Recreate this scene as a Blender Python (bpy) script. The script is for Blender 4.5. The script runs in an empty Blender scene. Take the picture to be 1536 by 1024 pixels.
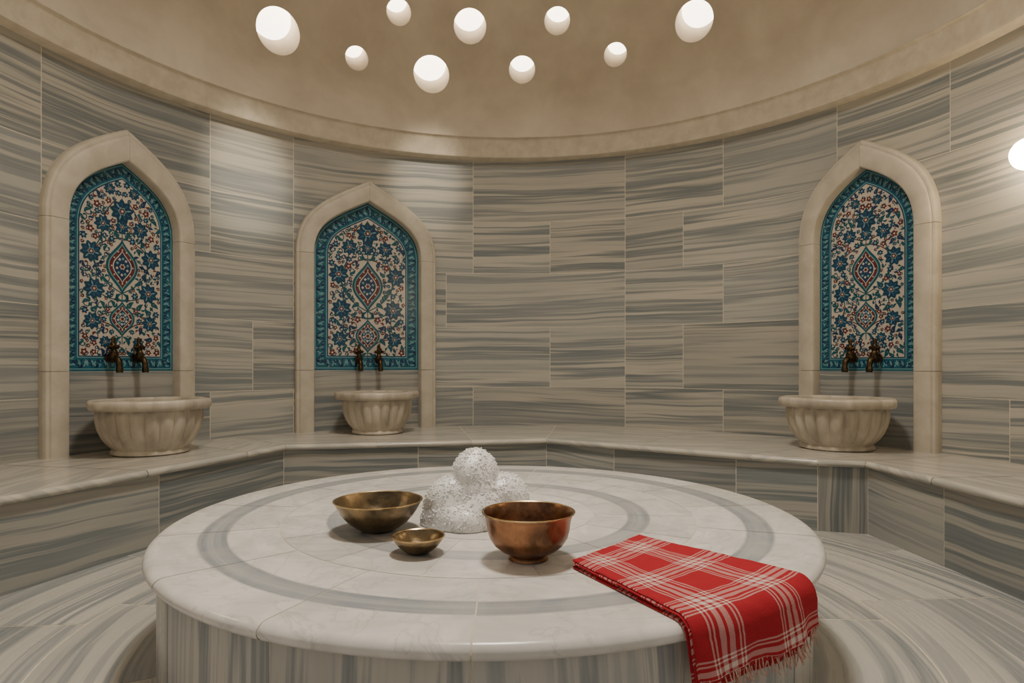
import bpy, math, random
from math import sin, cos, pi, radians, atan2, sqrt, exp
from mathutils import Vector, Matrix
random.seed(7)
scene = bpy.context.scene
COL = scene.collection

# ------------------------------------------------------------------ constants
R = 3.1; YC = 3.1            # round room
PCX, PCY = -0.09, 2.63       # platform centre
ZP = 0.422                   # platform top
ZB = 0.45                    # bench top
ZW = 3.06                    # wall top
RD = 2.98; ZD = 3.26         # dome

# ------------------------------------------------------------------ mesh builder
class MB:
    def __init__(s):
        s.v=[]; s.f=[]; s.uv=[]; s.r=[]; s.m=[]
    def face(s, idx, uv=None, rnd=(0.5,0.5,0.5), mat=0):
        s.f.append(list(idx)); s.uv.append(uv if uv else [(0,0)]*len(idx)); s.r.append(rnd); s.m.append(mat)
    def grid(s, P, a0,a1,na, b0,b1,nb, UV=None, rnd=None, mat=0, flip=False):
        if rnd is None: rnd=(random.random(),random.random(),random.random())
        base=len(s.v)
        A=[a0+(a1-a0)*i/na for i in range(na+1)]; B=[b0+(b1-b0)*j/nb for j in range(nb+1)]
        for a in A:
            for b in B: s.v.append(tuple(P(a,b)))
        for i in range(na):
            for j in range(nb):
                q=[(i,j),(i+1,j),(i+1,j+1),(i,j+1)]
                if flip: q=q[::-1]
                s.face([base+x*(nb+1)+y for x,y in q],[UV(A[x],B[y]) if UV else (A[x],B[y]) for x,y in q],rnd,mat)
    def lathe(s, prof, c=(0,0,0), n=64, mat=0, rf=None, a0=0, a1=2*pi, UV=None, rnd=(.5,.5,.5), close=False):
        full=abs(a1-a0-2*pi)<1e-6
        N=n if full else n+1
        base=len(s.v); m=len(prof)
        for i in range(N):
            a=a0+(a1-a0)*i/n
            for j,(r,z) in enumerate(prof):
                rr=r if rf is None else rf(a,r,j)
                s.v.append((c[0]+rr*sin(a),c[1]+rr*cos(a),c[2]+z))
        L=[0]
        for j in range(1,m): L.append(L[-1]+math.dist(prof[j],prof[j-1]))
        for i in range(n):
            i2=(i+1)%N if full else i+1
            for j in range(m-1 if not close else m):
                j2=(j+1)%m
                a=a0+(a1-a0)*i/n; b=a0+(a1-a0)*(i+1)/n
                rr=max(prof[j][0],.05)
                s.face([base+i*m+j,base+i2*m+j,base+i2*m+j2,base+i*m+j2],
                       [(a*rr,L[j]),(b*rr,L[j]),(b*rr,L[j2]),(a*rr,L[j2])],rnd,mat)
        if close and not full:
            s.face([base+j for j in range(m)],None,rnd,mat)
            s.face([base+(N-1)*m+j for j in range(m)][::-1],None,rnd,mat)
    def tube(s, pts, rad, n=10, mat=0, cap=True):
        pts=[Vector(p) for p in pts]
        if not isinstance(rad,(list,tuple)): rad=[rad]*len(pts)
        base=len(s.v); up=Vector((0.13,0.2,0.97))
        prev=None
        for i,p in enumerate(pts):
            t=(pts[min(i+1,len(pts)-1)]-pts[max(i-1,0)]).normalized()
            if prev is None:
                x=t.cross(up)
                if x.length<1e-3: x=t.cross(Vector((1,0,0)))
                x.normalize()
            else:
                x=(prev-t*prev.dot(t)).normalized()
            prev=x; y=t.cross(x)
            for k in range(n):
                a=2*pi*k/n
                s.v.append(tuple(p+(x*cos(a)+y*sin(a))*rad[i]))
        for i in range(len(pts)-1):
            for k in range(n):
                k2=(k+1)%n
                s.face([base+i*n+k,base+i*n+k2,base+(i+1)*n+k2,base+(i+1)*n+k],None,(.5,.5,.5),mat)
        if cap:
            s.face([base+k for k in range(n)][::-1],None,(.5,.5,.5),mat)
            s.face([base+(len(pts)-1)*n+k for k in range(n)],None,(.5,.5,.5),mat)
    def poly(s, pts, mat=0, rnd=(.5,.5,.5)):
        base=len(s.v); s.v+= [tuple(p) for p in pts]
        s.face(range(base,base+len(pts)),[(p[0],p[2]) for p in pts],rnd,mat)
    def build(s, name, mats, parent=None, smooth=30, loc=None, recalc=False):
        me=bpy.data.meshes.new(name)
        me.from_pydata(s.v,[],s.f)
        uvf=[]; cf=[]
        for uv,r in zip(s.uv,s.r):
            for c in uv:
                uvf+= [c[0],c[1]]; cf+=[r[0],r[1],r[2],1.0]
        uvl=me.uv_layers.new(name='UVMap'); uvl.data.foreach_set('uv',uvf)
        ca=me.color_attributes.new('rnd','FLOAT_COLOR','CORNER'); ca.data.foreach_set('color',cf)
        me.polygons.foreach_set('material_index',s.m)
        for m in mats: me.materials.append(m)
        if recalc:
            import bmesh
            bm=bmesh.new(); bm.from_mesh(me); bmesh.ops.recalc_face_normals(bm,faces=bm.faces); bm.to_mesh(me); bm.free()
        if smooth is not None:
            me.polygons.foreach_set('use_smooth',[True]*len(me.polygons))
            me.set_sharp_from_angle(angle=radians(smooth))
        me.update()
        ob=bpy.data.objects.new(name,me); COL.objects.link(ob)
        if parent: ob.parent=parent
        if loc: ob.location=loc
        return ob

def empty(name, loc=(0,0,0), rz=0):
    e=bpy.data.objects.new(name,None); COL.objects.link(e); e.location=loc; e.rotation_euler=(0,0,rz); e.empty_display_size=.1
    return e

# ------------------------------------------------------------------ materials
class NT:
    def __init__(s,name):
        s.mat=bpy.data.materials.new(name); s.mat.use_nodes=True
        s.t=s.mat.node_tree; s.n=s.t.nodes; s.l=s.t.links
        s.b=s.n['Principled BSDF']
    def node(s,typ,**k):
        x=s.n.new(typ)
        for a,b in k.items(): setattr(x,a,b)
        return x
    def put(s,sock,val):
        if val is None: return
        if isinstance(val,bpy.types.NodeSocket): s.l.new(val,sock)
        else: sock.default_value=val
    def math(s,op,a,b=None,c=None,clamp=False):
        x=s.node('ShaderNodeMath',operation=op); x.use_clamp=clamp
        s.put(x.inputs[0],a); s.put(x.inputs[1],b)
        if c is not None: s.put(x.inputs[2],c)
        return x.outputs[0]
    def noise(s,vec,scale=1,detail=4,rough=.55,dist=0):
        x=s.node('ShaderNodeTexNoise'); s.put(x.inputs['Vector'],vec)
        x.inputs['Scale'].default_value=scale; x.inputs['Detail'].default_value=detail
        x.inputs['Roughness'].default_value=rough; x.inputs['Distortion'].default_value=dist
        return x.outputs['Fac']
    def comb(s,x,y,z=0.0):
        c=s.node('ShaderNodeCombineXYZ'); s.put(c.inputs[0],x); s.put(c.inputs[1],y); s.put(c.inputs[2],z); return c.outputs[0]
    def ramp(s,fac,stops,interp='LINEAR'):
        r=s.node('ShaderNodeValToRGB'); cr=r.color_ramp; cr.interpolation=interp
        while len(cr.elements)<len(stops): cr.elements.new(.5)
        for e,(p,c) in zip(cr.elements,stops):
            e.position=p; e.color=(c[0],c[1],c[2],1) if isinstance(c,(tuple,list)) else (c,c,c,1)
        s.put(r.inputs[0],fac); return r.outputs[0]
    def mix(s,f,a,b,blend='MIX'):
        m=s.node('ShaderNodeMix',data_type='RGBA',blend_type=blend)
        s.put(m.inputs[0],f)
        for sk,v in ((m.inputs[6],a),(m.inputs[7],b)):
            if isinstance(v,(tuple,list)): v=(v[0],v[1],v[2],1)
            s.put(sk,v)
        return m.outputs[2]
    def bump(s,h,strength=.2,dist=.01):
        b=s.node('ShaderNodeBump'); b.inputs['Strength'].default_value=strength; b.inputs['Distance'].default_value=dist
        s.put(b.inputs['Height'],h); s.l.new(b.outputs[0],s.b.inputs['Normal'])
    def obj(s): return s.node('ShaderNodeTexCoord').outputs['Object']

def marble(name, light, mid, dark, su=.5, sv=6.0, tilt=.12, rough=.3, amount=1.0, ring=None, wobble=.10):
    N=NT(name)
    uv=N.node('ShaderNodeUVMap',uv_map='UVMap')
    sp=N.node('ShaderNodeSeparateXYZ'); N.l.new(uv.outputs[0],sp.inputs[0])
    at=N.node('ShaderNodeAttribute',attribute_name='rnd')
    sr=N.node('ShaderNodeSeparateXYZ'); N.l.new(at.outputs['Vector'],sr.inputs[0])
    u,v=sp.outputs[0],sp.outputs[1]; r,g,b=sr.outputs[0],sr.outputs[1],sr.outputs[2]
    t=N.math('MULTIPLY',N.math('MULTIPLY',N.math('SUBTRACT',b,.5),tilt*2),u)
    vv=N.math('ADD',v,t)
    wob=N.noise(N.comb(N.math('MULTIPLY_ADD',u,.9,N.math('MULTIPLY',b,20.0)),N.math('MULTIPLY',v,.8),1.0),1.0,2,.5,0)
    vv=N.math('ADD',vv,N.math('MULTIPLY',N.math('SUBTRACT',wob,.5),wobble))
    uu=N.math('MULTIPLY_ADD',u,su,N.math('MULTIPLY',r,47.0))
    vs=N.math('MULTIPLY_ADD',vv,sv,N.math('MULTIPLY',g,31.0))
    n1=N.noise(N.comb(uu,vs,0.0),1.0,2,.5,0.0)
    n2=N.noise(N.comb(N.math('MULTIPLY',uu,1.5),N.math('MULTIPLY',vs,3.6),5.0),1.0,3,.6,0.0)
    n=N.math('ADD',N.math('MULTIPLY',n1,.62),N.math('MULTIPLY',n2,.38))
    f=N.ramp(n,[(0,.3),(.34,.10),(.395,.55),(.425,.12),(.475,.0),(.507,.72),(.535,.93),(.567,.5),(.60,.06),(.64,.62),(.70,.2)])
    f=N.math('MULTIPLY',f,amount)
    c=N.mix(f,light,dark)
    soft=N.noise(N.comb(N.math('MULTIPLY',uu,1.2),N.math('MULTIPLY',vs,.6),9.0),1.0,5,.6,.4)
    c=N.mix(N.math('MULTIPLY',N.ramp(soft,[(.4,0.0),(.65,1.0)]),.6*amount),c,mid)
    if ring:
        nz=N.noise(N.comb(N.math('MULTIPLY',u,1.5),N.math('MULTIPLY',v,4.0),2.0),1.0,4,.6,.3)
        vr=N.math('ADD',v,N.math('MULTIPLY',N.math('SUBTRACT',nz,.5),.03))
        st=[(0,0.0)]
        for (a,bb,k) in ring: st+=[(a-.008,0.0),(a,k),((a+bb)/2,k*.8),(bb,k),(bb+.008,0.0)]
        rm=N.ramp(N.math('DIVIDE',vr,1.4),[(p/1.4 if p else 0,q) for p,q in st])
        fine=N.noise(N.comb(N.math('MULTIPLY',u,1.2),N.math('MULTIPLY',v,60.0),4.0),1.0,3,.6,0)
        rm=N.math('MULTIPLY',rm,N.math('ADD',.60,N.math('MULTIPLY',fine,.8)),clamp=True)
        c=N.mix(rm,c,dark)
        cl=N.noise(N.obj(),3.2,8,.62,1.6)
        c=N.mix(N.math('MULTIPLY',N.ramp(cl,[(.40,0.0),(.60,1.0)]),.42),c,(.50,.475,.44))
        vn=N.noise(N.obj(),2.4,6,.6,2.2)
        c=N.mix(N.math('MULTIPLY',N.ramp(vn,[(.478,0.0),(.50,1.0),(.522,0.0)]),.35),c,(.38,.375,.37))
    br=N.math('MULTIPLY_ADD',r,.18,.91)
    bc=N.node('ShaderNodeCombineColor'); [N.put(bc.inputs[i],br) for i in range(3)]
    c=N.mix(1.0,c,bc.outputs[0],'MULTIPLY')
    N.put(N.b.inputs['Base Color'],c)
    N.put(N.b.inputs['Roughness'],N.math('MULTIPLY_ADD',n2,.2,rough-.1))
    N.b.inputs['Specular IOR Level'].default_value=.4
    return N.mat

def noisy(name,c1,c2,scale=5,rough=.5,metal=0,bump=0,bscale=None,detail=5,stretch=(1,1,1),spec=.4,lo=.35,hi=.65,bdist=.01):
    N=NT(name); o=N.obj()
    mp=N.node('ShaderNodeMapping'); N.l.new(o,mp.inputs[0]); mp.inputs['Scale'].default_value=stretch
    n=N.noise(mp.outputs[0],scale,detail,.6,.3)
    c=N.mix(N.ramp(n,[(lo,0.0),(hi,1.0)]),c1,c2)
    N.put(N.b.inputs['Base Color'],c); N.b.inputs['Roughness'].default_value=rough; N.b.inputs['Metallic'].default_value=metal
    N.b.inputs['Specular IOR Level'].default_value=spec
    if bump: N.bump(N.noise(o,bscale or scale*4,4,.6),bump,bdist)
    return N.mat

LIGHT=(.50,.47,.40); MID=(.335,.345,.335); DARK=(.135,.165,.185)
M_wall=marble('wall_marble',LIGHT,MID,DARK,su=.20,sv=5.6,tilt=.03,rough=.34,wobble=.08)
M_benchface=marble('bench_face_marble',(.42,.40,.355),(.28,.295,.29),(.13,.16,.178),su=.24,sv=6,tilt=.05,rough=.3)
M_benchtop=marble('bench_top_marble',(.60,.555,.475),(.45,.435,.395),(.25,.27,.275),su=.8,sv=4,tilt=.5,rough=.2,amount=.6)
M_floor=marble('floor_marble',(.57,.54,.48),(.40,.40,.385),(.185,.21,.23),su=.22,sv=5.0,tilt=.03,rough=.28)
M_side=marble('platform_side_marble',(.54,.51,.455),(.38,.38,.37),(.18,.21,.23),su=.5,sv=6.5,tilt=.05,rough=.3,amount=.9)
M_top=marble('platform_top_marble',(.82,.78,.735),(.68,.655,.63),(.26,.29,.32),su=1.2,sv=2.2,tilt=.9,rough=.22,amount=.26,
             ring=[(.575,.655,.85),(1.010,1.095,.95)])
M_grout=noisy('grout',(.74,.68,.56),(.64,.585,.475),30,.8)
M_frame=noisy('niche_frame_limestone',(.59,.54,.45),(.49,.44,.36),7,.5,bump=.1,bscale=40)
M_basin=noisy('basin_marble',(.62,.555,.46),(.37,.325,.26),3.2,.35,stretch=(2.2,2.2,.5),bump=.05,bscale=20)
M_plaster=noisy('dome_plaster',(.74,.665,.55),(.60,.53,.43),1.8,.75,bump=.3,bscale=9,detail=9,spec=.2)
M_trim=noisy('cornice_plaster',(.66,.59,.475),(.55,.485,.38),10,.6,bump=.25,bscale=45,spec=.3)
M_teal=noisy('tile_teal',(.012,.095,.15),(.02,.135,.185),14,.22)
M_cream=noisy('tile_cream',(.58,.52,.45),(.50,.455,.39),14,.22)
M_navy=noisy('tile_navy',(.012,.035,.09),(.02,.055,.125),20,.22)
M_red=noisy('tile_burgundy',(.105,.022,.028),(.15,.035,.04),20,.22)
M_green=noisy('tile_green',(.012,.10,.125),(.015,.085,.12),20,.22)
M_lteal=noisy('tile_light_teal',(.13,.31,.35),(.18,.35,.38),20,.22)
M_bronze=noisy('faucet_bronze',(.09,.06,.03),(.03,.021,.013),25,.38,metal=.9,bump=.1)
M_brass=noisy('aged_brass',(.38,.28,.16),(.10,.08,.055),7,.30,metal=.95,bump=.4,bscale=45,bdist=.003)
M_copper=noisy('aged_copper',(.42,.21,.11),(.11,.062,.038),9,.30,metal=.95,bump=.5,bscale=38,bdist=.003)
M_brassrim=noisy('brass_rim',(.60,.44,.24),(.40,.28,.14),20,.25,metal=1)

def emis(name,col,st):
    N=NT(name); N.b.inputs['Base Color'].default_value=(*col,1); N.b.inputs['Emission Color'].default_value=(*col,1)
    N.b.inputs['Emission Strength'].default_value=st; return N.mat
M_sky=emis('skylight_glass',(1,.90,.75),6.0)
M_globe=emis('lamp_glass',(1,.76,.47),46.0)

# ------------------------------------------------------------------ floor
mb=MB(); G=.0034
rings=[(1.0,1.62,12,.1),(1.62,2.28,14,.33),(2.28,2.95,16,.05)]
for (r0,r1,n,off) in rings:
    for k in range(n):
        a0=2*pi*(k+off)/n; a1=2*pi*(k+1+off)/n
        g=G/((r0+r1)/2)
        mb.grid(lambda a,r:(PCX+r*sin(a),PCY+r*cos(a),0.0),a0+g,a1-g,14,r0+G,r1-G,4,UV=lambda a,r:(a*1.7,r))
fl=mb.build('floor',[M_floor],smooth=None)
mb=MB(); mb.lathe([(0.001,-.1),(2.96,-.1),(2.96,-.0010),(0.001,-.0010)],(PCX,PCY,0),96,close=True)
o=mb.build('floor_bed',[M_grout]); o.parent=fl

# ------------------------------------------------------------------ walls
mb=MB(); GW=.0026
zrows=[ZB-.02,.83,1.42,1.95,2.46,ZW+.02]
J=[[-125,-98,-73.9,-51.5,-38.5,-7.1,20.5,37.3,54.9,77,100,125],
   [-125,-90,-63,-45,-24,6.95,20.5,30.6,54.9,80,104,125],
   [-125,-100,-73.9,-38.5,-12,20.5,37.3,62,90,125],
   [-125,-95,-73.9,-51.5,-38.5,-7.1,6.95,20.5,30.6,54.9,85,125],
   [-125,-100,-73.9,-51.5,-38.5,-7.1,20.5,37.3,54.9,70,100,125]]
g=GW/R
for i,js in enumerate(J):
    for a,b in zip(js[:-1],js[1:]):
        a0=radians(a)+g; a1=radians(b)-g
        mb.grid(lambda t,z:(R*sin(t),YC+R*cos(t),z),a0,a1,max(3,int(b-a)),zrows[i]+GW,zrows[i+1]-GW,2,UV=lambda t,z:(t*R,z))
wall=mb.build('wall_back',[M_wall],smooth=None)
for p in wall.data.polygons: p.use_smooth=True
mb=MB(); mb.lathe([(R+.0010,0),(R+.25,0),(R+.25,ZW+.12),(R+.0010,ZW+.12)],(0,YC,0),250,a0=radians(-125),a1=radians(125),close=True)
o=mb.build('wall_core',[M_grout],parent=wall,smooth=30)

# ------------------------------------------------------------------ cornice
mb=MB()
mb.lathe([(R+.24,ZW),(R-.065,ZW),(R-.088,ZW+.012),(R-.095,ZW+.03),(R-.095,ZW+.165),(R-.102,ZW+.18),(R-.112,ZW+.190),(R-.123,ZW+.194),(R-.123,ZW+.20),(R+.24,ZW+.20)],(0,YC,0),160,close=True)
mb.build('trim_1',[M_trim],smooth=35)

# ------------------------------------------------------------------ dome with round skylights
holes=[(-42.3,11.5,.185),(-21.6,19.7,.112),(-8.06,19.1,.152),(-28.7,10.9,.104),(-15.1,10.5,.168),(1.9,12.1,.125),(8.7,19.9,.120),(19.4,13.2,.106),(33.8,15.6,.168)]
for k in range(10): holes.append((k*36+10,42+(k%2)*5,.13 if k%2 else .16))
for k in range(6): holes.append((k*60+30,66,.14))
mb=MB(); TH=.3
prof=[(RD*cos(radians(e)),RD*sin(radians(e))) for e in [i*2.5 for i in range(0,36)]]
outp=[((RD+TH)*cos(radians(e)),(RD+TH)*sin(radians(e))) for e in [i*2.5 for i in range(35,-1,-1)]]
prof=prof+[(.002,RD)]+[(.002,RD+TH)]+outp
mb.lathe(prof,(0,YC,ZD),144,close=True)
dome=mb.build('ceiling',[M_plaster],smooth=None,recalc=True)
cut=MB(); gl=MB()
for az,el,rh in holes:
    A=radians(az);E=radians(el)
    n=Vector((sin(A)*cos(E),cos(A)*cos(E),sin(E)))
    e1=Vector((cos(A),-sin(A),0)); e2=e1.cross(n)
    d=(n*.72+Vector((0,0,1))*.62)
    if el>40: d=n.copy()
    d.normalize()
    c=Vector((0,YC,ZD))+n*RD
    nn=40; b=len(cut.v)
    for off in (-.12,.75):
        for k in range(nn):
            t=2*pi*k/nn
            cut.v.append(tuple(c+d*off+(e1*cos(t)+e2*sin(t))*rh))
    for k in range(nn):
        k2=(k+1)%nn; cut.face([b+k,b+k2,b+nn+k2,b+nn+k])
    cut.face([b+k for k in range(nn)][::-1]); cut.face([b+nn+k for k in range(nn)])
    b=len(gl.v)
    for k in range(nn):
        t=2*pi*k/nn; gl.v.append(tuple(c+d*.27+(e1*cos(t)+e2*sin(t))*rh*1.01))
    gl.face([b+k for k in range(nn)])
cutter=cut.build('cutter_tmp',[M_plaster],smooth=None,recalc=True)
m=dome.modifiers.new('b','BOOLEAN'); m.operation='DIFFERENCE'; m.solver='EXACT'; m.object=cutter
dg=bpy.context.evaluated_depsgraph_get()
me=bpy.data.meshes.new_from_object(dome.evaluated_get(dg))
dome.modifiers.clear(); dome.data=me
bpy.data.objects.remove(cutter)
me.polygons.foreach_set('use_smooth',[True]*len(me.polygons)); me.set_sharp_from_angle(angle=radians(35))
o=gl.build('window_1',[M_sky],smooth=None)

# ------------------------------------------------------------------ bench
F=[(-2.02,1.85),(-2.31,2.75),(-1.70,4.66),(.28,5.08),(1.92,3.93),(2.19,3.85),(2.26,2.72),(2.02,1.85)]
F=[Vector(p) for p in F]
C2=Vector((0,YC))
def nrm(a,b):
    d=(b-a).normalized(); n=Vector((d.y,-d.x))
    if n.dot(C2-(a+b)/2)<0: n=-n
    return n
NS=[nrm(F[i],F[i+1]) for i in range(len(F)-1)]
def mit(i):
    if i==0: return NS[0]
    if i==len(F)-1: return NS[-1]
    b=(NS[i-1]+NS[i]).normalized(); return b/max(.4,b.dot(NS[i]))
MIT=[mit(i) for i in range(len(F))]
fr=[[0,.5,1],[0,.45,1],[0,.49,1],[0,.3,.75,1],[0,1],[0,.55,1],[0,1]]
tops=[[0,.6,1],[0,.4,.8,1],[0,.33,.7,1],[0,.4,.8,1],[0,1],[0,.5,1],[0,1]]
top=MB(); face=MB(); core=MB()
nose=[(0.012,ZB),(.024,ZB-.005),(.031,ZB-.014),(.033,ZB-.022),(.031,ZB-.03),(.024,ZB-.038),(.012,ZB-.042),(-.03,ZB-.042)]
for i in range(len(F)-1):
    a,b=F[i],F[i+1]; L=(b-a).length; d=(b-a).normalized()
    def base(s,off,i=i,a=a,b=b):
        return (a+MIT[i]*off)*(1-s)+(b+MIT[i+1]*off)*s
    gs=.0025/L
    def UVv(s,z,L=L,i=i): return (s*L+i*3,z)
    for s0,s1 in zip(fr[i][:-1],fr[i][1:]):
        vert=(i==4)
        face.grid(lambda s,z:(*base(s,0),z),s0+gs,s1-gs,2,0.0,ZB-.04,2,UV=(lambda s,z:(z,s*L)) if vert else UVv)
    for s0,s1 in zip(tops[i][:-1],tops[i][1:]):
        rnd=(random.random(),random.random(),random.random())
        def PT(s,t):
            f=base(s,.012); dr=(f-C2).normalized(); w=C2+dr*(R-.0005)
            q=f.lerp(w,t); return (q.x,q.y,ZB)
        def UT(s,t):
            p=Vector(PT(s,t)[:2]); q=p-a; return (q.dot(d),q.dot(NS[i]))
        top.grid(PT,s0+gs,s1-gs,12,0,1,6,UV=UT,rnd=rnd)
        def PN(s,j):
            k=int(round(j)); o_,z=nose[k]; q=base(s,o_); return (q.x,q.y,z)
        top.grid(PN,s0+gs,s1-gs,2,0,len(nose)-1,len(nose)-1,UV=lambda s,j:(s*L,-.012-j*.006),rnd=rnd)
    n=8
    for k in range(n):
        s0=k/n;s1=(k+1)/n
        p0=base(s0,-.0012);p1=base(s1,-.0012)
        w0=C2+(p0-C2).normalized()*(R-.001); w1=C2+(p1-C2).normalized()*(R-.001)
        q0=base(s0,.010);q1=base(s1,.010)
        h0=base(s0,.0315);h1=base(s1,.0315)
        core.v+= [(*p0,.0),(*p1,.0),(*p1,ZB-.0405),(*p0,ZB-.0405),(*q0,ZB-.0405),(*q1,ZB-.0405),(*h1,ZB-.022),(*h0,ZB-.022),(*q1,ZB-.0012),(*q0,ZB-.0012),(*w1,ZB-.0012),(*w0,ZB-.0012)]
        bb=len(core.v)-12
        for q in ([0,1,2,3],[3,2,5,4],[4,5,6,7],[7,6,8,9],[9,8,10,11]): core.face([bb+x for x in q])
bench=empty('marble_bench')
top.build('bench_top',[M_benchtop],parent=bench,smooth=40)
face.build('bench_front',[M_benchface],parent=bench,smooth=None)
core.build('bench_core',[M_grout],parent=bench,smooth=None)

# ------------------------------------------------------------------ platform
plat=empty('marble_platform',(PCX,PCY,0))
mb=MB()
NSEC=15
prof=[(.43,ZP)]+[(.43+.8*k/10,ZP) for k in range(1,11)]+[(1.242,ZP-.002),(1.252,ZP-.007),(1.259,ZP-.015),(1.262,ZP-.024),(1.259,ZP-.033),(1.252,ZP-.041),(1.24,ZP-.046),(1.215,ZP-.047)]
for k in range(NSEC):
    off=pi
    a0=off+2*pi*k/NSEC; a1=a0+2*pi/NSEC; gg=.0019
    for (j0,j1) in ((0,5),(5,len(prof)-1)):
        sh=0 if j0==5 else pi/NSEC
        def P(a,j,sh=sh):
            r,z=prof[int(round(j))]
            if int(round(j))==j0==5: r+=.003
            return (r*sin(a+sh),r*cos(a+sh),z)
        mb.grid(P,a0+gg,a1-gg,10,j0,j1,j1-j0,UV=lambda a,j:(a*.9,prof[int(round(j))][0]),rnd=(random.random(),random.random(),random.random()))
for k in range(5):
    a0=2*pi*k/5;a1=a0+2*pi/5
    mb.grid(lambda a,r:(r*sin(a),r*cos(a),ZP),a0+.004,a1-.004,16,.002,.427,4,UV=lambda a,r:(a*.9,r))
mb.build('platform_top',[M_top],parent=plat,smooth=40)
mb=MB()
for k in range(NSEC):
    a0=pi+2*pi*k/NSEC;a1=a0+2*pi/NSEC
    mb.grid(lambda a,z:(1.222*sin(a),1.222*cos(a),z),a0+.0019,a1-.0019,10,0,ZP-.045,2,UV=lambda a,z:(z,a*1.222))
mb.build('platform_side',[M_side],parent=plat,smooth=30)
mb=MB(); mb.lathe([(.001,0),(1.2205,0),(1.2205,ZP-.0455),(1.24,ZP-.0445),(1.2505,ZP-.04),(1.2575,ZP-.0325),(1.2605,ZP-.024),(1.2575,ZP-.0155),(1.2505,ZP-.008),(1.241,ZP-.0032),(1.23,ZP-.0010),(.001,ZP-.0010)],(0,0,0),150)
mb.build('platform_core',[M_grout],parent=plat)

# ------------------------------------------------------------------ niches
def bez(p0,p1,p2,p3,t):
    u=1-t; return tuple(u**3*a+3*u*u*t*b+3*u*t*t*c+t**3*d for a,b,c,d in zip(p0,p1,p2,p3))
def arch(w,z0,zs,h):
    sl=.53
    def f(x):
        g=abs(x); sg=-1 if x<0 else 1
        if g>=.5:
            t=(g-.5)/.5; return (sg*w, zs+(z0-zs)*t)
        t=1-g/.5
        p=bez((w,zs),(w,zs+.54*h),(.62*w,zs+h-.62*w*sl),(0,zs+h),t)
        return (sg*p[0],p[1])
    return f
def archpoly(w,z0,zs,h,n=24):
    f=arch(w,z0,zs,h)
    return [f(-1)]+[f(-.5+.5*i/n) for i in range(n)]+[f(.5*i/n) for i in range(n+1)]+[f(1)]

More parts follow.
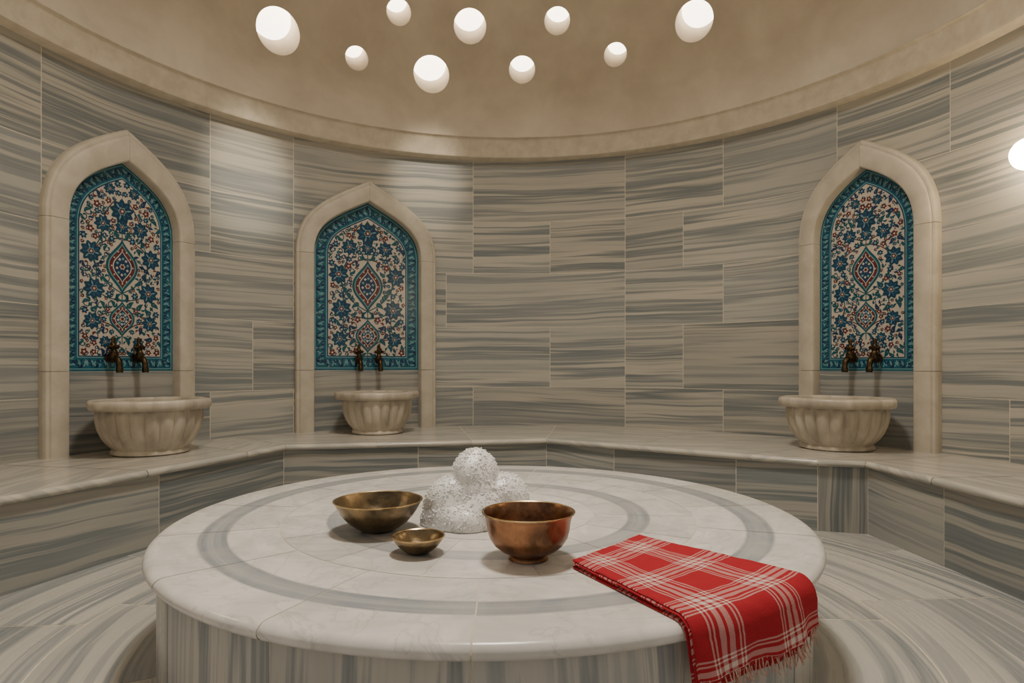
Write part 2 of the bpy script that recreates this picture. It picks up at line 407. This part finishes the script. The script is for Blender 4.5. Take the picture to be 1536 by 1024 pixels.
def iznik(parent,w,z0,zs,h,D,seed):
    rng=random.Random(seed)
    mb=MB()
    TE,CR,NA,RE,GR,LT=range(6)
    def P(pts,mat,layer): mb.poly([(x,-(D+.0005*layer),z) for x,z in pts],mat)
    W=2*w; bw=.135*W
    P(archpoly(w,z0,zs,h),TE,0)
    def inset(i): return (w-i,z0+i,zs,h-i*1.12)
    P(archpoly(*inset(.016*W)),LT,1); P(archpoly(*inset(.024*W)),TE,2)
    P(archpoly(*inset(bw-.018*W)),LT,3); P(archpoly(*inset(bw-.010*W)),NA,4); 
    fi=inset(bw); P(archpoly(*fi),CR,5)
    fp=archpoly(*fi,n=16)
    def inside(x,z,mar=0):
        fw,f0,fs,fh=fi
        if z<f0+mar: return False
        if z<=fs: return abs(x)<fw-mar
        pts=[fp[i] for i in range(len(fp)) if fp[i][0]>=0]
        for a,b in zip(pts[:-1],pts[1:]):
            z1,z2=a[1],b[1]
            if min(z1,z2)<=z<=max(z1,z2) and abs(z1-z2)>1e-6:
                t=(z-z1)/(z2-z1); return abs(x)<a[0]+(b[0]-a[0])*t-mar*1.2
        return False
    def ribbon(pts,wd,mat,layer):
        for a,b in zip(pts[:-1],pts[1:]):
            dx,dz=b[0]-a[0],b[1]-a[1]; l=sqrt(dx*dx+dz*dz) or 1
            nx,nz=-dz/l*wd/2,dx/l*wd/2
            P([(a[0]-nx,a[1]-nz),(b[0]-nx,b[1]-nz),(b[0]+nx,b[1]+nz),(a[0]+nx,a[1]+nz)],mat,layer)
    def disc(x,z,r,mat,layer,n=8): P([(x+r*cos(2*pi*k/n),z+r*sin(2*pi*k/n)) for k in range(n)],mat,layer)
    def rosette(x,z,r,pet,mat,layer,rot=0,depth=.3):
        n=pet*6
        P([(x+r*(1-depth*(.5-.5*cos(pet*t)))*cos(t+rot),z+r*(1-depth*(.5-.5*cos(pet*t)))*sin(t+rot)) for t in [2*pi*k/n for k in range(n)]],mat,layer)
    def leaf(x,z,l,ang,mat,layer,fat=.28,bend=.25):
        pts=[];n=7
        for k in range(n+1):
            t=k/n; wd=fat*l*sin(pi*t)**.9; by=bend*l*sin(pi*t)
            pts.append((t*l,by+wd/2))
        for k in range(n-1,0,-1):
            t=k/n; wd=fat*l*sin(pi*t)**.9; by=bend*l*sin(pi*t)
            pts.append((t*l,by-wd/2))
        P([(x+a*cos(ang)-b*sin(ang),z+a*sin(ang)+b*cos(ang)) for a,b in pts],mat,layer)
    mid=arch(w-bw*.5,z0+bw*.5,zs,h-bw*.56)
    path=[]
    N=260
    for i in range(N+1): path.append(mid(-1+2*i/N))
    path+= [((w-bw*.5)*(1-2*i/40),z0+bw*.5) for i in range(1,41)]
    acc=0; step=.055*W; nxt=0; kk=0
    for a,b in zip(path[:-1],path[1:]):
        l=math.dist(a,b); 
        if l<1e-6: continue
        acc+=l
        if acc>=nxt:
            nxt+=step; kk+=1
            an=atan2(b[1]-a[1],b[0]-a[0]); s=1 if kk%2 else -1
            cx,cz=b
            pts=[]
            for q in range(9):
                t=-.2+q/8*1.5; rr=.032*W*(1-.35*q/8)
                lx=-rr*cos(t*pi); lz=s*rr*sin(t*pi)*1.0
                pts.append((cx+lx*cos(an)-lz*sin(an),cz+lx*sin(an)+lz*cos(an)))
            ribbon(pts,.012*W,LT,5)
            ox=-s*.018*W
            disc(cx-ox*-sin(an)*1.2,cz-ox*cos(an)*1.2,.014*W,NA,6,7)
            leaf(cx,cz,.05*W,an+s*.9,LT if kk%3==0 else NA,6,.35)
            leaf(cx,cz,.045*W,an-s*2.0,NA,6,.35)
    zc=z0+(h+zs-z0)*.50
    top=zs+h
    placed=[]
    def ogee(cx,cz,a,b,mat,layer):
        n=10
        q=[]
        for k in range(n+1):
            t=k/n
            q.append(bez((a,0),(a,.42*b),(.30*a,.62*b),(0,b),t))
        right=q[:-1]+[(0,b)]
        left=[(-x,z) for x,z in q[:-1][::-1]]
        up=right+left
        dn=[(-x,-z) for x,z in up[1:-1]]
        P([(cx+x,cz+z) for x,z in up+dn],mat,layer)
    def medal(cx,cz,a,b):
        ogee(cx,cz,a,b,GR,9); ogee(cx,cz,a*.86,b*.86,LT,10); ogee(cx,cz,a*.80,b*.80,RE,11); ogee(cx,cz,a*.60,b*.60,CR,12)
        ogee(cx,cz,a*.53,b*.55,NA,13)
        for k in range(10):
            t=2*pi*k/10+.2; rosette(cx+a*.34*cos(t),cz+b*.30*sin(t),.013*W,4,CR if k%2 else LT,14)
        for k in range(12):
            t=2*pi*k/12; disc(cx+a*.66*cos(t)*(1-.25*abs(sin(t))),cz+b*.62*sin(t),.008*W,CR,14,6)
        rosette(cx,cz,.028*W,6,CR,14); rosette(cx,cz,.018*W,6,RE,15)
        for s in(-1,1):
            leaf(cx,cz+s*b*.98,.09*W,s*pi/2+.6,GR,9,.3); leaf(cx,cz+s*b*.98,.09*W,s*pi/2-.6,GR,9,.3,-.25)
        for k in range(14):
            f_=-1+2*k/13; placed.append((0,cz+f_*b*1.05,a*(1.02-abs(f_)*.75)))
    def big(x,z,r,both=True):
        for sx in ((-1,1) if both else (1,)):
            rosette(sx*x,z,r*1.12,9,GR,8,.2*sx,.25); rosette(sx*x,z,r,9,NA,9,.2*sx,.25)
            for k in range(9):
                t=2*pi*k/9+.2*sx; leaf(sx*x+r*.35*cos(t),z+r*.35*sin(t),r*.5,t,LT if k%3==0 else TE,10,.3,0)
            rosette(sx*x,z,r*.40,6,LT,11); rosette(sx*x,z,r*.3,6,RE,12); disc(sx*x,z,r*.12,CR,13)
            placed.append((sx*x,z,r*1.08))
    medal(0,zc,.145*W,.245*W)
    medal(0,zc-.47*W,.115*W,.16*W)
    big(0,zc+.50*W,.10*W,False); big(0,zc+.36*W,.06*W,False)
    ribbon([(0,zc-.7*W),(0,zc+.62*W)],.008*W,GR,7)
    for (x,z,r) in [(.27,.10,.085),(.245,-.22,.086),(.17,.36,.07),(.26,-.50,.07),(.11,.68,.05),(.15,-.68,.05)]:
        if inside(x*W,zc+z*W,.03*W): big(x*W,zc+z*W,r*W)
    for sx in (-1,1):
        for (x0_,z0_,x1_,z1_,bd) in [(0,.26,.27,.10,.2),(0,-.24,.27,.10,-.2),(0,-.30,.245,-.22,-.25),(0,.30,.17,.36,-.3),(0,-.62,.26,-.50,.3),(0,-.40,.26,-.50,.2),(.27,.10,.245,-.22,-.2),(.17,.36,.27,.10,-.2),(.245,-.22,.26,-.50,-.25),(.05,.6,.17,.36,.2)]:
            pts=[]
            dx,dz=x1_-x0_,z1_-z0_
            for q in range(11):
                t=q/10; o_=bd*sin(pi*t)*sqrt(dx*dx+dz*dz)
                pts.append((sx*(x0_+dx*t-dz*o_*1.6)*W,zc+(z0_+dz*t+dx*o_*1.6)*W))
            if all(inside(x,z) for x,z in pts): ribbon(pts,.010*W,RE if bd>0 else GR,6)
    fw,f0,fs,fh=fi
    small=[]
    for t in range(7000):
        x=rng.uniform(.0,fw); z=rng.uniform(f0,top)
        r=(rng.choice([.030,.036]) if t<500 else rng.choice([.017,.021,.026]))*W
        if not inside(x,z,r*.8): continue
        if x<r*.6: continue
        if any(math.dist((x,z),(p[0],p[1]))<p[2]+r*.76 for p in placed): continue
        placed.append((x,z,r)); placed.append((-x,z,r)); small.append((x,z,r))
    for (x,z,r) in small:
        k=rng.random(); an=rng.uniform(0,2*pi)
        for sx in (-1,1):
            A=an if sx>0 else pi-an
            if k<.26:
                rosette(sx*x,z,r*.95,5,RE,8,A,.4); disc(sx*x,z,r*.28,CR,9)
            elif k<.50:
                rosette(sx*x,z,r*.95,6,NA,8,A,.4); disc(sx*x,z,r*.33,LT,9)
            else:
                m_=GR if k<.76 else NA
                leaf(sx*x-r*cos(A),z-r*sin(A),2.1*r,A,m_,7,.42,.22*sx); leaf(sx*x-r*cos(A),z-r*sin(A),1.5*r,A+1.0*sx,m_,7,.42,.2*sx)
                leaf(sx*x-r*.6*cos(A),z-r*.6*sin(A),1.3*r,A-1.1*sx,RE if k>.85 else GR,7,.42,-.2*sx)
            pts=[(sx*x+r*1.1*cos(A+q*.5)*(.6+.08*q),z+r*1.1*sin(A+q*.5)*(.6+.08*q)) for q in range(6)]
            ribbon(pts,.008*W,GR if k<.5 else NA,6)
    mb.build('iznik_tile_panel',[M_teal,M_cream,M_navy,M_red,M_green,M_lteal],parent=parent,smooth=None)

def niche(th,wo,wi,zs,apo,api,D,Fd,seed):
    t=radians(th)
    e=empty('arched_niche',(R*sin(t),YC+R*cos(t),0),-t)
    fo=arch(wo,ZB,zs,apo-zs); fi=arch(wi,ZB,zs,api-zs)
    prof=[(0,0.0),(0,Fd-.014),(.03,Fd-.004),(.07,Fd),(.70,Fd),(.76,Fd-.004),(.80,Fd-.014),(.84,Fd-.012),(.93,Fd-.016),(.985,Fd-.03),(1,Fd-.05),(1,-.05)]
    mb=MB()
    zj=1.0; gj=.5+.5*(zs-zj)/(zs-ZB)
    segs=[(-1,-gj),(-gj,-.5),(-.5,0),(0,.5),(.5,gj),(gj,1)]
    for (f0,f1) in segs:
        n=2 if (abs(f0)>=.5 and abs(f1)>=.5) else 26
        f0+=.0005*(f0>-1); f1-=.0005*(f1<1)
        b=len(mb.v); m=len(prof)
        for i in range(n+1):
            f=f0+(f1-f0)*i/n; o=fo(f); q=fi(f)
            for (s,d) in prof: mb.v.append((q[0]+(o[0]-q[0])*s,-d,q[1]+(o[1]-q[1])*s))
        for i in range(n):
            for j in range(m-1):
                mb.face([b+i*m+j,b+(i+1)*m+j,b+(i+1)*m+j+1,b+i*m+j+1])
        mb.face([b+j for j in range(m)]); mb.face([b+n*m+j for j in range(m)][::-1])
    mb.build('niche_frame',[M_frame],parent=e,smooth=35)
    mb=MB()
    mb.grid(lambda x,z:(x,-D,z),-wi,wi,4,ZB,1.0,4,UV=lambda x,z:(x,z))
    mb.build('niche_back_slab',[M_benchface],parent=e,smooth=None)
    iznik(e,wi+.002,1.0,zs,api-zs+.002,D,seed)
    return e
NI=[(-64.3,.535,.39,1.98,2.70,2.47,.035,.125,3),(-26.2,.65,.49,2.04,2.75,2.555,.05,.14,3),(59.4,.515,.37,2.00,2.71,2.50,.035,.125,3)]
for a in NI: niche(*a)

# ------------------------------------------------------------------ faucets
def faucet(th,lat,D,s=1):
    t=radians(th)
    mb=MB()
    def T(p): return (lat*s+p[0]*1.15,-D-p[1],p[2])
    mb.tube([T((0,.0,1.09)),T((0,.008,1.09)),T((0,.014,1.09))],[.030,.030,.018],14)
    mb.tube([T((0,.0,1.09)),T((0,.06,1.09)),T((0,.085,1.088)),T((0,.108,1.075)),T((0,.118,1.05)),T((0,.119,1.03)),T((0,.121,1.02)),T((0,.122,.99))],[.019,.023,.023,.021,.019,.018,.023,.022],12)
    mb.tube([T((0,.06,1.06)),T((0,.06,1.08)),T((0,.06,1.10)),T((0,.06,1.115)),T((0,.06,1.125)),T((0,.06,1.14)),T((0,.06,1.15))],[.016,.030,.033,.024,.027,.017,.014],12)
    mb.tube([T((0,.06,1.14)),T((0,.055,1.16)),T((0,.05,1.185)),T((0,.05,1.20)),T((0,.05,1.222)),T((0,.05,1.24))],[.014,.024,.020,.012,.016,.005],12)
    mb.tube([T((-.036,.055,1.172)),T((-.028,.055,1.17)),T((0,.055,1.164)),T((.028,.055,1.17)),T((.036,.055,1.172))],[.006,.014,.011,.014,.006],8)
    mb.tube([T((0,.02,1.172)),T((0,.03,1.17)),T((0,.055,1.164)),T((0,.082,1.17)),T((0,.09,1.172))],[.006,.013,.011,.013,.006],8)
    o=mb.build('brass_faucet',[M_bronze],smooth=50)
    o.location=(R*sin(t),YC+R*cos(t),0); o.rotation_euler=(0,0,-t)
for a in NI:
    faucet(a[0],.092,a[6]); faucet(a[0],-.092,a[6])

# ------------------------------------------------------------------ basins
def basin(th,inw,rs,lat=0):
    t=radians(th)
    mb=MB(); n=264
    NF=22
    prof=[(.0,.0),(.235,0),(.248,.008),(.248,.022),(.236,.034),(.243,.045),(.275,.075),(.305,.12),(.326,.17),(.337,.22),(.340,.262),(.334,.285),(.33,.292),
          (.352,.296),(.372,.304),(.38,.318),(.381,.345),(.374,.358),(.362,.362),(.315,.362),(.303,.356),(.298,.34),(.29,.29),(.26,.2),(.18,.13),(.05,.11),(.0,.11)]
    def rf(a,r,j):
        if 5<=j<=11:
            k=[.3,.7,1,1,1,.8,.4][j-5]
            r*=1-.065*k*(1-abs(cos(a*NF/2))**.8)
        if 13<=j<=18:
            for c in (pi/2,3*pi/2):
                dd=abs(a-c); r+=.036*exp(-(dd/.15)**4)
            for c in (pi*.78,pi*1.22):
                dd=abs(a-c); r+=.014*exp(-(dd/.16)**4)
        y=r*cos(a)
        lim=.30
        if y>lim*.8 :
            yy=lim*.8+(y-lim*.8)*.45
            r=r*(yy/y*.6+.4)
        return r*rs
    mb.lathe(prof,(lat,0,0),n,rf=rf)
    o=mb.build('marble_basin',[M_basin],smooth=50)
    p=Vector((R*sin(t),YC+R*cos(t)))-Vector((sin(t),cos(t)))*inw
    o.location=(p.x,p.y,ZB+.001); o.rotation_euler=(0,0,-t)
basin(-64.3,.41,.95,-.04); basin(-26.2,.42,.89,.0); basin(59.4,.41,.98,.0)

# ------------------------------------------------------------------ bowls
def bowl(name,x,y,outer,th,mats,rot=0):
    mb=MB()
    pr=list(outer)
    rr,zz=pr[-1]
    lip=[(rr+.004,zz+.001),(rr+.0045,zz+.004),(rr+.001,zz+.0055),(rr-th,zz+.003)]
    mb.lathe(pr,(0,0,0),72,mat=0)
    mb.lathe([pr[-1]]+lip,(0,0,0),72,mat=1)
    inn=[(rr-th,zz+.003)]+[(max(r-th,0.0),z+th) for r,z in pr[::-1][1:] if z>.012]
    inn.append((0,inn[-1][1]))
    mb.lathe(inn,(0,0,0),72,mat=0)
    o=mb.build(name,mats,smooth=40); o.location=(x,y,ZP+.0005); o.rotation_euler=(0,0,rot)
bowl('brass_bowl',-.498,2.33,[(0,0),(.055,0),(.062,.002),(.066,.006),(.085,.016),(.108,.033),(.128,.055),(.143,.077),(.154,.098),(.160,.110)],.003,[M_brass,M_brassrim])
bowl('small_brass_bowl',-.306,2.045,[(0,0),(.030,0),(.034,.002),(.038,.005),(.052,.013),(.066,.026),(.077,.040),(.082,.050),(.083,.053)],.0025,[M_brass,M_brassrim])
bowl('copper_bowl',.052,1.985,[(0,0),(.060,0),(.064,.002),(.063,.008),(.058,.014),(.066,.02),(.088,.030),(.110,.048),(.124,.070),(.131,.095),(.134,.120),(.139,.138),(.144,.147)],.003,[M_copper,M_brassrim])

# ------------------------------------------------------------------ foam
import bmesh
bm=bmesh.new()
for (x,y,z,r) in [(-.232,2.44,.078,.112),(-.222,2.43,.01,.130),(-.035,2.48,.085,.106),(-.045,2.47,.01,.126),(-.148,2.46,.186,.094),(-.13,2.42,.03,.12),(-.15,2.46,.11,.110),(-.165,2.37,.01,.09),(-.145,2.46,.215,.070)]:
    mt=Matrix.Translation((x,y,ZP+z))
    bmesh.ops.create_icosphere(bm,subdivisions=4,radius=r,matrix=mt)
me=bpy.data.meshes.new('soap_foam'); bm.to_mesh(me); bm.free()
foam=bpy.data.objects.new('soap_foam',me); COL.objects.link(foam)
m=foam.modifiers.new('r','REMESH'); m.mode='VOXEL'; m.voxel_size=.0035; m.use_smooth_shade=True
m=foam.modifiers.new('s','SMOOTH'); m.factor=.5; m.iterations=70
tx=bpy.data.textures.new('foam_c','CLOUDS'); tx.noise_scale=.12; tx.noise_depth=0
m=foam.modifiers.new('d','DISPLACE'); m.texture=tx; m.strength=.022; m.mid_level=.42; m.texture_coords='GLOBAL'
dg=bpy.context.evaluated_depsgraph_get()
me2=bpy.data.meshes.new_from_object(foam.evaluated_get(dg)); foam.modifiers.clear()
V=[v.co.copy() for v in me2.vertices]; NN=[v.normal.copy() for v in me2.vertices]
for v in V:
    if v.z<ZP+.001: v.z=ZP+.001
FF=[tuple(p.vertices) for p in me2.polygons]
# thousands of small bubbles nested in the surface
tb=bmesh.new(); bmesh.ops.create_icosphere(tb,subdivisions=2,radius=1.0)
tb.verts.ensure_lookup_table()
sv=[v.co.copy() for v in tb.verts]; sf=[tuple(v.index for v in f.verts) for f in tb.faces]; tb.free()
rg=random.Random(11)
nb=len(V)
for k in range(5200):
    i=rg.randrange(nb)
    if V[i].z<ZP+.004: continue
    r=rg.choice([.0016,.002,.0025,.0025,.003,.0038]) if rg.random()<.96 else .0055
    c=V[i]+NN[i]*(r*rg.uniform(-.35,.35))
    if c.z-r<ZP+.0005: c.z=ZP+.0005+r
    b=len(V)
    V+=[c+q*r for q in sv]; FF+=[tuple(b+x for x in f) for f in sf]
me3=bpy.data.meshes.new('soap_foam'); me3.from_pydata([tuple(v) for v in V],[],FF); me3.update()
foam.data=me3
me3.polygons.foreach_set('use_smooth',[True]*len(me3.polygons))
N=NT('foam'); o_=N.obj()
vo=N.node('ShaderNodeTexVoronoi'); vo.inputs['Scale'].default_value=230; N.l.new(o_,vo.inputs['Vector'])
c=N.mix(N.ramp(vo.outputs['Distance'],[(.2,0.0),(.8,1.0)]),(.98,.97,.95),(.88,.87,.85))
N.put(N.b.inputs['Base Color'],c); N.b.inputs['Roughness'].default_value=.18
N.b.inputs['Subsurface Weight'].default_value=.4; N.b.inputs['Subsurface Radius'].default_value=(.02,.018,.016); N.b.inputs['Subsurface Scale'].default_value=1.0
N.bump(vo.outputs['Distance'],.35,-.002)
me3.materials.append(N.mat)

# ------------------------------------------------------------------ towel
N=NT('towel_plaid')
uv=N.node('ShaderNodeUVMap',uv_map='UVMap'); sp=N.node('ShaderNodeSeparateXYZ'); N.l.new(uv.outputs[0],sp.inputs[0])
def stripes(x,period,phase):
    f=N.math('FRACT',N.math('ADD',N.math('DIVIDE',x,period),phase))
    return N.ramp(f,[(0,0.0),(.30,.9),(.322,0.0),(.35,.9),(.372,0.0),(.42,.85),(.49,0.0),(.53,.8),(.60,0.0),(.655,.9),(.677,0.0),(.705,.9),(.727,0.0)],'CONSTANT')
su_=stripes(sp.outputs[0],.215,.10); sv_=stripes(sp.outputs[1],.20,.12)
mx=N.math('MAXIMUM',su_,sv_); mn=N.math('MINIMUM',su_,sv_)
wv=N.noise(N.comb(N.math('MULTIPLY',sp.outputs[0],700),N.math('MULTIPLY',sp.outputs[1],700)),1.0,1,.5)
mk=N.math('MULTIPLY',N.math('ADD',N.math('MULTIPLY',mx,.40),N.math('MULTIPLY',mn,.60)),N.math('ADD',.65,N.math('MULTIPLY',wv,.6)),clamp=True)
rd=N.mix(wv,(.34,.016,.026),(.46,.032,.044))
N.put(N.b.inputs['Base Color'],N.mix(mk,rd,(.80,.72,.66))); N.b.inputs['Roughness'].default_value=.9
N.b.inputs['Specular IOR Level'].default_value=.1
wx=N.node('ShaderNodeTexWave'); wx.inputs['Scale'].default_value=90; N.l.new(uv.outputs[0],wx.inputs['Vector'])
N.bump(N.math('ADD',wx.outputs['Fac'],wv),.4,.0015)
M_towel=N.mat
M_fringe=noisy('towel_fringe',(.70,.54,.44),(.48,.20,.16),60,.9,spec=.1)
A=Vector((.185,1.885)); B=Vector((.445,2.165)); Cc=Vector((.835,1.765)); Dd=Vector((.405,1.475))
PC=Vector((PCX,PCY))
from mathutils import noise as mnoise
def towel_pt(s,v,h,hang):
    S=A.lerp(B,v); E=Dd.lerp(Cc,v)
    dirE=(E-PC).normalized(); E=PC+dirE*1.235
    wr=.004*mnoise.noise(Vector((s*8,v*4,h*30)))+.002*mnoise.noise(Vector((s*25,v*16,3+h*60)))
    H=h+.002+wr*(.4+h/.0225*.6)
    if s<=0:
        q=E+(E-S).normalized()*s; return Vector((q.x,q.y,ZP+max(H,.001)))
    rc=.03+H
    arc=rc*pi/2
    dr=(dirE*.8+(E-S).normalized()*.2).normalized()
    if s<arc:
        a=s/rc
        q=E+dr*(rc*sin(a)); return Vector((q.x,q.y,ZP-.03+rc*cos(a)))
    dwn=s-arc
    wave=.012*sin(v*11+.6)*min(1,dwn/.1)+.005*sin(v*27)*min(1,dwn/.1)
    q=E+dr*(rc+.002+.03*dwn+max(wave,-.008)*1.0)
    tang=Vector((dirE.y,-dirE.x))
    q=q-tang*dwn*.10
    return Vector((q.x,q.y,ZP-.03-dwn))
tw=MB()
hangL=.175
layers=[(0.000,-.004,.004,.0),(.0062,.010,-.002,.006),(.0124,-.002,0,0),(.0186,.005,.004,-.005)]
ns,nv=70,50
TH_=.0056
for li,(h,vo0,vo1,so) in enumerate(layers):
    def Pt(sn,v,hh):
        vv=vo0+(1-vo1-vo0)*v
        S=A.lerp(B,vv); E=Dd.lerp(Cc,vv); E=PC+(E-PC).normalized()*1.235; L=(E-S).length
        s=-(L-so)+(L-so+hangL)*sn
        return towel_pt(s,vv,hh,0), s
    base=len(tw.v)
    loop=[(v/nv,TH_) for v in range(nv+1)]+[(1.006,TH_*.5)]+[(v/nv,0) for v in range(nv,-1,-1)]+[(-.006,TH_*.5)]
    m=len(loop)
    for i in range(ns+1):
        for (v,dh) in loop:
            p,s=Pt(i/ns,v,h+dh); tw.v.append(tuple(p))
    uoff=li*.05
    for i in range(ns):
        for j in range(m):
            j2=(j+1)%m
            U=lambda ii,jj:(ii/ns*.74+uoff*(li<3),loop[jj][0]*.41)
            tw.face([base+i*m+j,base+i*m+j2,base+(i+1)*m+j2,base+(i+1)*m+j],[U(i,j),U(i,j2),U(i+1,j2),U(i+1,j)])
    tw.face([base+j for j in range(m)],[(0,0)]*m); tw.face([base+ns*m+j for j in range(m)][::-1],[(0,0)]*m)
towel=tw.build('plaid_towel',[M_towel],smooth=60)
fr_=MB(); rng=random.Random(5)
for k in range(80):
    v=(k+.5)/80; h=rng.choice([.006,.016,.024])
    p=towel_pt(hangL-.004,v,h,0); p2=towel_pt(hangL-.03,v,h,0); d=(p-p2).normalized()
    tang=Vector((.83,.5,0)); nr=Vector((.5,-.83,0))
    dv=tang*rng.uniform(-.35,.35)+nr*rng.uniform(-.1,.3); L=rng.uniform(.025,.05)
    for q in range(2):
        ex=tang*rng.uniform(-.12,.12)
        fr_.tube([p,p+(d+dv*.5)*L*.5,p+(d+dv+ex)*L*.95],[.0019,.0017,.0009],5)
fr_.build('towel_fringe',[M_fringe],parent=towel,smooth=60)

# ------------------------------------------------------------------ wall sconces (one at the right edge of view, two unseen ones added for warm light on dome and platform)
for th in (81.2,-108,114):
    t=radians(th)
    e=empty('wall_sconce',(R*sin(t),YC+R*cos(t),2.24),-t)
    mb=MB()
    mb.tube([(0,0,-.02),(0,-.012,-.02),(0,-.02,-.02)],[.055,.055,.03],24)
    mb.tube([(0,-.015,-.02),(0,-.07,-.04),(0,-.11,-.075),(0,-.125,-.09)],[.012,.011,.011,.03],12)
    mb.build('sconce_arm',[M_bronze],parent=e,smooth=40)
    mb=MB(); mb.lathe([(.09*sin(pi*k/14)+.0001,-.09*cos(pi*k/14)) for k in range(15)],(0,-.13,0),24)
    mb.build('sconce_globe',[M_globe],parent=e,smooth=180)

# ------------------------------------------------------------------ lights
def spot(name,loc,tgt,W,ang,col=(1,.87,.68),blend=1.0,size=.08):
    l=bpy.data.lights.new(name,'SPOT'); l.energy=W; l.spot_size=radians(ang); l.spot_blend=blend; l.color=col; l.shadow_soft_size=size
    o=bpy.data.objects.new(name,l); COL.objects.link(o); o.location=loc
    o.rotation_euler=(Vector(tgt)-Vector(loc)).to_track_quat('-Z','Y').to_euler()
spot('skylight_beam_spot',(-.6,3.6,4.6),(-2.23,5.255,2.62),430,18)  # added spots without fixture, standing in for skylight beams on the wall
spot('skylight_beam_spot',(-.2,3.9,4.6),(-.83,6.09,2.80),270,18)
l=bpy.data.lights.new('dome_fill','AREA'); l.shape='DISK'; l.size=.8; l.energy=98; l.color=(1,.91,.78); l.spread=radians(120)  # unseen area light added under the apex to brighten the platform
o=bpy.data.objects.new('dome_fill',l); COL.objects.link(o); o.location=(0,2.6,5.6)
w=bpy.data.worlds.new('World'); scene.world=w; w.use_nodes=True
w.node_tree.nodes['Background'].inputs[0].default_value=(1,.91,.79,1); w.node_tree.nodes['Background'].inputs[1].default_value=.38

# ------------------------------------------------------------------ camera
cam=bpy.data.cameras.new('camera'); co=bpy.data.objects.new('camera',cam); COL.objects.link(co)
cam.lens=22.0; cam.sensor_width=36; cam.shift_y=.0247; cam.clip_start=.02
co.location=(0,0,1.03); co.rotation_euler=(radians(90),0,0)
scene.camera=co
